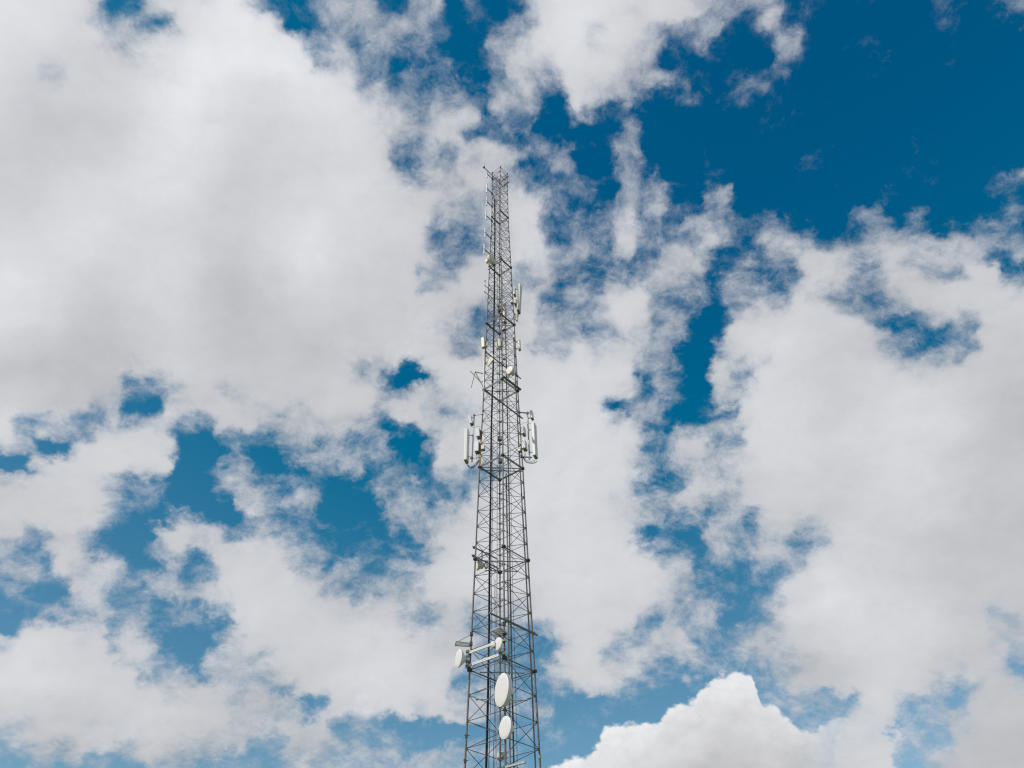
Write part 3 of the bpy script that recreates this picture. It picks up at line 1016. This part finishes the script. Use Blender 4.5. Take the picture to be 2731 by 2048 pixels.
for k in range(4):
    s = e1 + Vector((.03 * k, .07 * k, 0)); md = s.lerp(l1, .5) - Vector((0, 0, .45 + .05 * k))
    m.path([s, s.lerp(md, .45) - Vector((0, 0, .18)), md, l1.lerp(md, .4) - Vector((0, 0, .1)), l1 + Vector((.05, 0, .05 * k))], .011, 6)
tag(m.build('jumper_cable', BLACK), 'black looping cables under the tall cream panel high on the right', 'cable')

# rear sector, seen through the lattice
lb = LEG('B', 41.5)
slab('panel_antenna', (1344, 804), (1344.5, 857), lb.y + .25, .20, .34, (.3, .95), 'pale panel antenna behind the rear leg, seen through the lattice', 'panel antenna', PALE, BROWN, 'tall panel antennas on the tower', 6, lb + Vector((.05, 0, 0)))
slab('radio_unit', (1328.2, 802), (1328.5, 815), lb.y + .1, .19, .25, (0, 1), 'white radio unit behind the lattice at the rear leg, topmost there', 'radio unit', WHITE, FINS, 'white radio units', 4, lb)
rb = slab('junction_box', (1334.2, 818.5), (1334.2, 826), lb.y - .35, .30, .25, (0, 1), 'grey box with an orange sticker in front of the rear leg, upper one', 'box', GREYBOX, FINS, 'junction boxes', 4, lb)
q = P(1331.5, 825.5, lb.y - .357)
MB().quad([q + Vector((-.035, 0, -.035)), q + Vector((.035, 0, -.035)), q + Vector((.035, 0, .035)), q + Vector((-.035, 0, .035))], .004).build('warning_label', ORANGE, rb)
slab('radio_unit', (1329, 846), (1329.3, 858), lb.y + .15, .17, .25, (0, 1), 'white radio unit behind the lattice at the rear leg, lower one above the beams', 'radio unit', WHITE, WHITE, 'white radio units', 4, LEG('B', 39.5))
slab('junction_box', (1333, 790.5), (1333, 796.5), lb.y - .1, .15, .15, (0, 1), 'small olive grey box high on the rear leg above the white radio', 'box', GREYBOX, FINS, 'junction boxes', 2, lb)

# mushroom shaped aerial
q = P(1345, 879.5, -.75)
gp = thing('dome_antenna', q, 'white mushroom shaped dome antenna just right of the front leg', 'antenna')
MB().lathe(q, (0, 0, 1), [(-.02, .135), (.05, .14), (.10, .125), (.14, .085), (.16, .02)], 20).build('dome', WHITE, gp)
MB().lathe(q, (0, 0, 1), [(-.05, .12), (-.02, .135)], 20).build('base', FINS, gp)
MB().tube(q - Vector((0, 0, .35)), q - Vector((0, 0, .05)), .035, 10).build('stem', GREYBOX, gp)
fz = LEG('F', q.z - .25)
MB().bar(fz, q - Vector((0, 0, .25)), .03, .04).build('arm', OLIVE, gp)
slab('junction_box', (1336.5, 879.5), (1336.7, 884.5), LEG('F', 38.5).y + .25, .13, .12, (0, 1), 'small white box on the front leg beside the mushroom dome', 'box', WHITE, FINS, 'junction boxes', 2, LEG('F', 38.5))

# ------------------------------------------------------------------ ring of four short panels
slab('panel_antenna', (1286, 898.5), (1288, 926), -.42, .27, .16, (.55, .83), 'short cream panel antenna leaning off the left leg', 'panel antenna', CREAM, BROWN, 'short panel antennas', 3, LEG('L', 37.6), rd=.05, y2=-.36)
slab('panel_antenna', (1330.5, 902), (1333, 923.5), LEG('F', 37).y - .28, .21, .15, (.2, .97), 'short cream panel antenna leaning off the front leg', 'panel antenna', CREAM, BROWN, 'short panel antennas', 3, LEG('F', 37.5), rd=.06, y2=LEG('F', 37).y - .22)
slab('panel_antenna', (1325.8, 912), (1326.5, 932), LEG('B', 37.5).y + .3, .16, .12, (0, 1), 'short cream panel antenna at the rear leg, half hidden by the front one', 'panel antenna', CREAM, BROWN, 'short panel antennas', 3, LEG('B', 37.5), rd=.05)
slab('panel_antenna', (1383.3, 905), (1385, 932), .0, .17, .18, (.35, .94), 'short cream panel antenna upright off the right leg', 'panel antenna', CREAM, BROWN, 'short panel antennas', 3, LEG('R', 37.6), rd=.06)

# square flat panel
q = P(1308.6, 961, -.62)
ua = Vector((.47, -.88, 0)).normalized(); na = Vector((-.88, -.47, 0)).normalized()
up = Vector((0, 0, 1))
sq = thing('square_panel_antenna', q, 'flat square cream panel antenna seen edge on above the long boom', 'panel antenna')
MB().prism(q - na * .03, q + na * .03, ua, up, .37, .27, .02).build('housing', CREAM, sq)
MB().prism(q - na * .055, q - na * .031, ua, up, .35, .25, .02).build('back_plate', GREYBOX, sq)
q2 = q - na * .06; lm = LEG('L', q.z).lerp(LEG('F', q.z), .45)
MB().bar(q2, lm - na * .1, .06, .08).build('mounting_bracket', GALV_GREEN, sq)
slab('junction_box', (1343.5, 956.5), (1343.2, 960.5), LEG('F', 35.5).y - .12, .26, .12, (.35, -.9), 'small flat grey box off the front leg above the round dish', 'box', GREYBOX, GREYBOX, 'junction boxes', 0, LEG('F', 35.5))

# ------------------------------------------------------------------ long booms on the right front face and the pole between them
a, b = ON(1291, 935.5, 'F', 'R', .14), ON(1388.8, 1009.6, 'F', 'R', .14)
pipe('support_boom', 'upper of two long grey green booms slung across the front of the tower', a, b, .040, GALV_GREEN, 'pipe', None, (.05, .5, .90))
a2, b2 = ON(1288.5, 1036.5, 'F', 'R', .14), ON(1393.6, 1116, 'F', 'R', .14)
pipe('support_boom', 'lower of two long grey green booms, running just under the beam square', a2, b2, .045, GALV_GREEN, 'pipe', None, (.04, .5, .91))
pipe('support_pole', 'pale upright pole joining the left ends of the two long booms', Vector((a.x + .02, a.y - .07, a2.z - .12)), Vector((a.x + .02, a.y - .07, a.z + .08)), .036, CREAM, 'pole')
# square beam over the flange, with the round dish above it
a, b = ON(1341, 1003, 'F', 'R', .12), ON(1388.8, 1038.5, 'F', 'R', .12)
b.z = a.z
pipe('support_beam', 'square tan steel beam above the beam square, under the round dish', a, b, .05, OLIVE, 'beam', None, (), True, .11)
pv = ON(1355.6, 1000, 'F', 'R', .22)
pipe('dish_pole', 'white upright pole behind the round cream dish', Vector((pv.x, pv.y, P(1356.3, 1010, pv.y).z)), Vector((pv.x, pv.y, P(1354.5, 960.5, pv.y).z)), .032, WHITE, 'pole', clamps=(.25, .6))
dish('round cream microwave dish facing the viewer right of the front leg', ON(1357.5, 987.3, 'F', 'R', .62), .305, (-.66, -.75), .24, 'drum', 'microwave dishes on the tower', CREAM, CREAM, True, pv)

# bent bracket frame on the left
bf = thing('bracket_frame', LEG('L', P(1295, 991, -.08).z), 'bare angular frame of thin tan bars sticking out left of the tower', 'bracket')
apex = P(1267, 991.5, -.30)
l0 = LEG('L', apex.z)
foot = LEG('L', P(1288, 1035, -.1).z)
for p0, p1 in ((apex, l0), (apex, foot), (apex, P(1256.8, 1033.8, -.38)), (P(1254.4, 989.7, -.2), apex.lerp(foot, .62)), (apex.lerp(foot, .66), LEG('L', P(1292, 1013, -.1).z))):
    MB().bar(p0, p1, .045 if p1 is not LEG else .03, .04).build('bar', OLIVE if p1 is l0 else BROWN, bf)
MB().bar(foot - Vector((0, 0, .16)), foot + Vector((0, 0, .14)), .16, .16, (1, 0, 0)).build('clamp', STEEL_DARK, bf)

# ------------------------------------------------------------------ main sectors, left and right
WL = (.25, .97)
am = thing('antenna_mount', P(1258.8, 1232.4, .05), 'pale upright antenna pole held off the left leg by two arms', 'antenna mount')
pt, pb = P(1264.8, 1106, .05), P(1258.8, 1232.4, .05)
MB().tube(pb, pt, .040, 12).build('pole', GALV, am)
def onpole(py, A=pt, B=pb):
    z = P(1262, py, .05).z
    return B.lerp(A, (z - B.z) / (A.z - B.z))
for py, ext in ((1107.5, .10), (1222, .14)):
    q = onpole(py); l = LEG('L', q.z); d = (l - q).normalized()
    ar = MB().bar(q - d * ext, l, .05, .06).build('arm', GALV, am)
    MB().bar(l - Vector((0, 0, .07)), l + Vector((0, 0, .07)), .12, .12, (1, 0, 0)).build('clamp', GALV, ar)
    MB().bar(q - Vector((0, 0, .07)), q + Vector((0, 0, .05)), .11, .12, (1, 0, 0)).build('clamp', GALV_GREEN, ar)
slab('panel_antenna', (1243.2, 1141), (1243, 1226), -.22, .20, .45, WL, 'tallest pale panel antenna at far left with cables below', 'panel antenna', PALE, BROWN, 'tall panel antennas on the tower', 8, onpole(1180), lean=False)
slab('panel_antenna', (1251.5, 1106), (1256, 1129), -.10, .18, .30, WL, 'small white panel leaning at the top of the left antenna pole', 'panel antenna', WHITE, FINS, 'short panel antennas', 3, onpole(1120), y2=-.06)
for top, bot, w, lab in (((1273.3, 1141.5), (1274.5, 1163.5), .23, 'white radio unit with dark fins left of the left leg, upper of the two'),
                         ((1271.2, 1176), (1270.6, 1203), .25, 'white radio unit with dark fins left of the left leg, lower of the two')):
    r_ = slab('radio_unit', top, bot, -.30, w, .36, WL, lab, 'radio unit', WHITE, FINS, 'white radio units', 6, LEG('L', P(*bot, 0).z), rd=.02)
    fins_on(r_, top, bot, -.30, w, .36, WL, 1)
slab('junction_box', (1287, 1185.5), (1287.3, 1198), -.34, .22, .22, WL, 'small cream box against the left leg beside the lower white radio', 'box', CREAM, FINS, 'junction boxes', 3, LEG('L', 30.2))

am = thing('antenna_mount', P(1412.4, 1224.5, .15), 'blue grey upright antenna pole held off the right leg by two arms', 'antenna mount')
pt2, pb2 = P(1406.4, 1098, .15), P(1412.4, 1226, .15)
MB().tube(pb2, pt2, .045, 12).build('pole', GALV, am)
def onpole2(py):
    z = P(1410, py, .15).z
    return pb2.lerp(pt2, (z - pb2.z) / (pt2.z - pb2.z))
for py, ext in ((1101.5, .10), (1219.5, .16)):
    q = onpole2(py); l = LEG('R', q.z); d = (l - q).normalized()
    ar = MB().bar(q - d * ext, l, .06, .06).build('arm', GALV_GREEN, am)
    MB().bar(l - Vector((0, 0, .07)), l + Vector((0, 0, .07)), .13, .13, (1, 0, 0)).build('clamp', GALV_GREEN, ar)
    MB().bar(q - Vector((0, 0, .08)), q + Vector((0, 0, .05)), .13, .13, (1, 0, 0)).build('clamp', GALV, ar)
WR = (.38, .93)
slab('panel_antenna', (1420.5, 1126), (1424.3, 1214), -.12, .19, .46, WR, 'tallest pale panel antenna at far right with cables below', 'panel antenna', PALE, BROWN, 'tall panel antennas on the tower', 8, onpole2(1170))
slab('panel_antenna', (1415, 1093.5), (1417.5, 1114.5), .0, .15, .30, WR, 'small white panel at the top of the right antenna pole', 'panel antenna', WHITE, FINS, 'short panel antennas', 3, onpole2(1110))
for top, bot, w, lab in (((1392.5, 1135), (1394.2, 1155.5), .19, 'white radio unit right of the right leg, upper of the two'),
                         ((1394.5, 1172), (1397, 1195), .23, 'white radio unit right of the right leg, lower of the two')):
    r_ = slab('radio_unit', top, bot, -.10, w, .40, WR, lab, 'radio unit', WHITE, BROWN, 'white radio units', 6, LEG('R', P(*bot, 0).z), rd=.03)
    fins_on(r_, top, bot, -.10, w, .40, WR, -1)
slab('junction_box', (1384.3, 1193), (1384.3, 1203), -.05, .18, .2, WR, 'small cream box against the right leg beside the lower white radio', 'box', CREAM, FINS, 'junction boxes', 3, LEG('R', 30.2))


def droop(pts, r, mt, n=5):
    pts = [Vector(p) for p in pts]
    out = []
    for i in range(len(pts) - 1):
        p0, p1, p2, p3 = pts[max(i - 1, 0)], pts[i], pts[i + 1], pts[min(i + 2, len(pts) - 1)]
        for k in range(n):
            t = k / n
            out.append(.5 * ((2 * p1) + (p2 - p0) * t + (2 * p0 - 5 * p1 + 4 * p2 - p3) * t * t + (3 * p1 - p0 - 3 * p2 + p3) * t ** 3))
    out.append(pts[-1])
    return MB().path(out, r, 6)


m = MB()
for k, (sx, sy, low) in enumerate(((1244, 1236, 1247), (1247, 1238, 1246), (1249.5, 1240, 1244), (1246, 1239, 1249))):
    pts = [P(sx, sy, -.1 + .05 * k), P(sx + 4, sy + 6, -.1), P(1259, low, -.1), P(1272, low - 8 - 2 * k, -.1), P(1281, 1222, -.12), P(1282, 1206 - 3 * k, -.12)]
    x = droop(pts, .013, BLACK); m._add(x.v, x.f, x.s)
for k, sx in enumerate((1271, 1275)):
    x = droop([P(sx, 1212, -.15), P(sx + .8, 1225, -.15), P(sx + 1, 1238 - 4 * k, -.15), P(sx - 5, 1245 - 3 * k, -.12)], .013, BLACK); m._add(x.v, x.f, x.s)
tag(m.build('jumper_cable', BLACK), 'black cables looping below the far left panel back to the left leg', 'cable')
m = MB()
for pts in ([(1259.5, 1137), (1262, 1139.5), (1275, 1137.5), (1283, 1139.5), (1285.6, 1146), (1285.5, 1165), (1283, 1185), (1282.3, 1200), (1283, 1225), (1281.5, 1238)],
            [(1277, 1163), (1283, 1167), (1285.4, 1174), (1283.3, 1184), (1282, 1205), (1282.2, 1236)],
            [(1270, 1203), (1277, 1201.5), (1281.6, 1207), (1282.6, 1222), (1281.2, 1240)]):
    x = droop([P(px, py, -.2) for px, py in pts], .011, YELLOW); m._add(x.v, x.f, x.s)
tag(m.build('jumper_cable', YELLOW), 'yellow cables snaking down the left leg past the white radios', 'cable')
m = MB()
for k, (sx, sy, low) in enumerate(((1424, 1224, 1230), (1427, 1226, 1233), (1430, 1228, 1235), (1432.5, 1228, 1236))):
    pts = [P(sx, sy, .2), P(sx - .8, sy + 4, .2), P(1415 + 2 * k, low, .2), P(1404, low - 3, .15), P(1395.5, 1221, .1), P(1391.5, 1210 - 2 * k, .1)]
    x = droop(pts, .011, BLACK); m._add(x.v, x.f, x.s)
for k, sx in enumerate((1398, 1401.5)):
    x = droop([P(sx, 1207, .1), P(sx + .8, 1216, .1), P(sx - 1, 1224, .1), P(1393, 1216, .1)], .013, BLACK); m._add(x.v, x.f, x.s)
x = droop([P(1430, 1214 - 86, .1), P(1418, 1129.5, .1), P(1404, 1127, .1), P(1395, 1129, .1), P(1388, 1134, .1)], .009, BLACK); m._add(x.v, x.f, x.s)
tag(m.build('jumper_cable', BLACK), 'black cables looping below the far right panel back to the right leg', 'cable')

lb = LEG('B', 31)
slab('junction_box', (1333, 1161.5), (1333, 1172), lb.y - .40, .27, .22, (0, 1), 'grey box with black underside on the rear leg, middle of the lattice', 'box', GREYBOX, FINS, 'junction boxes', 4, lb)
rb = slab('junction_box', (1334, 1221.5), (1334, 1232), LEG('B', 29).y - .40, .24, .22, (0, 1), 'grey box with orange sticker low on the rear leg at the double beams', 'box', GREYBOX, FINS, 'junction boxes', 4, LEG('B', 29))
q = P(1331.5, 1225, LEG('B', 29).y - .407)
MB().quad([q + Vector((-.045, 0, -.045)), q + Vector((.045, 0, -.045)), q + Vector((.045, 0, .045)), q + Vector((-.045, 0, .045))], .004).build('warning_label', ORANGE, rb)

# ------------------------------------------------------------------ dish behind the left leg and its two rails
a0, a1 = ON(1260.5, 1457.6, 'L', 'B', .10), ON(1327, 1491, 'L', 'B', .10)
b0, b1 = ON(1258.3, 1480, 'L', 'B', .10), ON(1328.5, 1515.5, 'L', 'B', .10)
pipe('mounting_pipe', 'upper dark pipe along the left rear face above the half hidden dish', a0, a1, .038, GALV_GREEN, clamps=(.06, .55))
pipe('mounting_pipe', 'lower dark pipe along the left rear face beside the half hidden dish', b0, b1, .038, GALV_GREEN, clamps=(.06, .55))
pv = b0.lerp(b1, .42) + outward('L', 'B') * .09
pipe('dish_pole', 'short dark pole on the left rear face holding the half hidden dish', Vector((pv.x, pv.y, b0.z - .35)), Vector((pv.x, pv.y, a0.z + .2)), .036, GALV_GREEN, 'pole')
dish('cream cone backed dish half hidden behind the left leg', P(1272.5, 1506, .35), .31, (-.95, -.30), .36, 'cone', 'microwave dishes on the tower', CREAM, CREAM, True, pv)

# ------------------------------------------------------------------ lower boom, ice guards, paired arms and dishes
a, b = ON(1305.5, 1634.3, 'F', 'R', .15), ON(1432.8, 1693.8, 'F', 'R', .15)
pipe('support_boom', 'lowest long grey green boom crossing in front of both right hand legs', a, b, .046, GALV_GREEN, 'pipe', None, (.33, .92))

zf = ATLEG('L', 1254, 1717).z
ig = thing('ice_guard', LEG('L', zf), 'flat grating shelf sticking out left of the left leg above the dish', 'ice guard')
cs = [PZ(1216.3, 1710.8, zf), PZ(1253.5, 1715.6, zf), PZ(1252, 1724, zf), PZ(1214.5, 1721.4, zf)]
m = MB()
for i in range(4):
    m.bar(cs[i], cs[(i + 1) % 4], .045, .05)
m.build('frame', GALV, ig)
m = MB()
for k in range(1, 16):
    t = k / 16
    m.bar(cs[0].lerp(cs[1], t), cs[3].lerp(cs[2], t), .010, .03)
for t in (.33, .66):
    m.bar(cs[0].lerp(cs[3], t), cs[1].lerp(cs[2], t), .010, .02)
m.build('grating', GALV_GREEN, ig)
st = ATLEG('L', 1256, 1691)
MB().bar(cs[0].lerp(cs[1], .12), st, .03, .03).build('stay', GALV, ig)
for q in (st, LEG('L', zf)):
    MB().bar(q - Vector((0, 0, .09)), q + Vector((0, 0, .09)), .16, .15, (1, 0, 0)).build('clamp', STEEL_DARK, ig)

zf = ATLEG('F', 1345.5, 1690).z
ig = thing('ice_guard', LEG('F', zf), 'white slatted shelf on the front leg above the small round dish', 'ice guard')
cs = [PZ(1310.5, 1681.8, zf), PZ(1331, 1672.7, zf), PZ(1353, 1690, zf), PZ(1332.6, 1695.3, zf)]
m = MB()
for i in range(4):
    m.bar(cs[i], cs[(i + 1) % 4], .05, .07)
m.build('frame', GALV, ig)
m = MB()
for t0, t1 in ((.04, .30), (.36, .60), (.68, .96)):
    m.quad([cs[0].lerp(cs[1], t0), cs[0].lerp(cs[1], t1), cs[3].lerp(cs[2], t1), cs[3].lerp(cs[2], t0)], .012)
m.build('slat', WHITE, ig)
st = ATLEG('F', 1345, 1664)
for f in (.1, .9):
    MB().bar(cs[0].lerp(cs[1], f), st, .022, .022).build('stay', GALV_GREEN, ig)
for q in (st, LEG('F', zf)):
    MB().bar(q - Vector((0, 0, .09)), q + Vector((0, 0, .09)), .17, .16, (1, 0, 0)).build('clamp', STEEL_DARK, ig)

arms = []
for (x0, y0, x1, y1), lab in (((1250.5, 1739.8, 1348, 1706), 'upper of two bright double arms reaching left past the left leg'),
                              ((1249.7, 1774.5, 1348.5, 1740.6), 'lower of two bright double arms reaching left past the left leg')):
    a, b = ON(x0, y0, 'L', 'F', .13), ON(x1, y1, 'L', 'F', .13)
    zz = (a.z + b.z) / 2; a.z = b.z = zz
    root = thing('outrigger', a, lab, 'outrigger', 'bright double arms on the left front face')
    n_ = outward('L', 'F')
    for s in (-.034, .034):
        MB().bar(a + Vector((0, 0, s)), b + Vector((0, 0, s)), .06, .056).build('channel', PALE, root)
    MB().bar(a + Vector((0, 0, -.06)) - n_ * .03, a + Vector((0, 0, .06)) - n_ * .03, .12, .10, (1, 0, 0)).build('end_plate', GALV, root)
    for k in 'LF':
        q = LEG(k, zz) + n_ * .07
        MB().bar(q - Vector((0, 0, .1)), q + Vector((0, 0, .1)), .14, .13, (1, 0, 0)).build('clamp', STEEL_DARK, root)
    arms.append((a, b))
a = arms[0][0]; b = arms[1][0]
pv = (a + b) / 2 + outward('L', 'F') * .03 - side('L', 'F') * .06
pipe('dish_pole', 'short bright pole at the left end of the double arms', Vector((pv.x, pv.y, b.z - .12)), Vector((pv.x, pv.y, a.z + .14)), .055, GALV, 'pole', None, (.1, .35, .65, .9))
dish('white cone backed dish hanging out left of the tower, facing left', P(1222.5, 1756, pv.y - .18), .435, (-.90, -.44), .36, 'cone', 'microwave dishes on the tower', WHITE, RADOME, False, pv)
a = arms[0][1]; b = arms[1][1]
pv = ON(1334, 1722, 'L', 'F', .20)
pipe('dish_pole', 'short white pole between the double arms near the front leg', Vector((pv.x, pv.y, b.z - .1)), Vector((pv.x, pv.y, a.z + .12)), .045, GALV, 'pole', None, (.15,))
dish('small white microwave dish between the double arms beside the front leg', P(1328, 1717, pv.y - .32), .30, (-.80, -.60), .12, 'drum', 'microwave dishes on the tower', WHITE, RADOME, False, pv)
slab('radio_unit', (1314, 1709.5), (1314.5, 1724), pv.y - .25, .22, .14, (.3, .95), 'white ribbed radio unit left of the small white dish', 'radio unit', WHITE, CREAM, 'white radio units', 2, pv, rd=.05)

# ------------------------------------------------------------------ the two big dishes on the front leg
fl = LEG('F', 15.2)
dish('largest white microwave dish, on the front leg low in the tower', P(1337.5, 1839.8, fl.y - .62), .72, (-.90, -.44), .32, 'drum', 'microwave dishes on the tower', WHITE, RADOME, True, fl)
fl = LEG('F', 13.7)
dish('second largest white dish, below the largest one on the front leg', P(1346.7, 1940.3, fl.y - .50), .475, (-.84, -.55), .19, 'drum', 'microwave dishes on the tower', WHITE, RADOME, True, fl)
# bits at the foot of the picture
q = ATLEG('F', 1349, 2046)
d = side('L', 'F')
pipe('support_beam', 'pale square arm pointing right from the front leg at the bottom', q - d * .1 + outward('F', 'R') * .10, q + d * 1.02 + outward('F', 'R') * .10, .05, GALV, 'beam', None, (), True, .09)
slab('radio_unit', (1336, 2003.5), (1336, 2022), LEG('B', 12.4).y + .1, .34, .2, (0, 1), 'white box behind the rear leg near the bottom of the tower', 'radio unit', WHITE, GALV, 'white radio units', 3, LEG('B', 12.4), rd=.05)
for (k, px, py, lab) in (('L', 1245.5, 1963, 'small steel clamp on the left leg, upper of two'), ('L', 1245.6, 2029, 'small steel clamp on the left leg, lower of two'),
                         ('R', 1438, 2019, 'small pale clamp low on the right leg')):
    q = ATLEG(k, px, py)
    m = MB().bar(q - Vector((0, 0, .07)), q + Vector((0, 0, .07)), .13, .12, (1, 0, 0))
    m.bar(q - Vector((0, .05, .02)), q + Vector((.16, -.04, .02)), .025, .025)
    m.bar(q - Vector((.12, .02, -.03)), q + Vector((.12, .02, .03)), .02, .02)
    tag(m.build('pipe_clamp', GALV if k == 'R' else STEEL_DARK), lab, 'clamp', 'leg clamps')
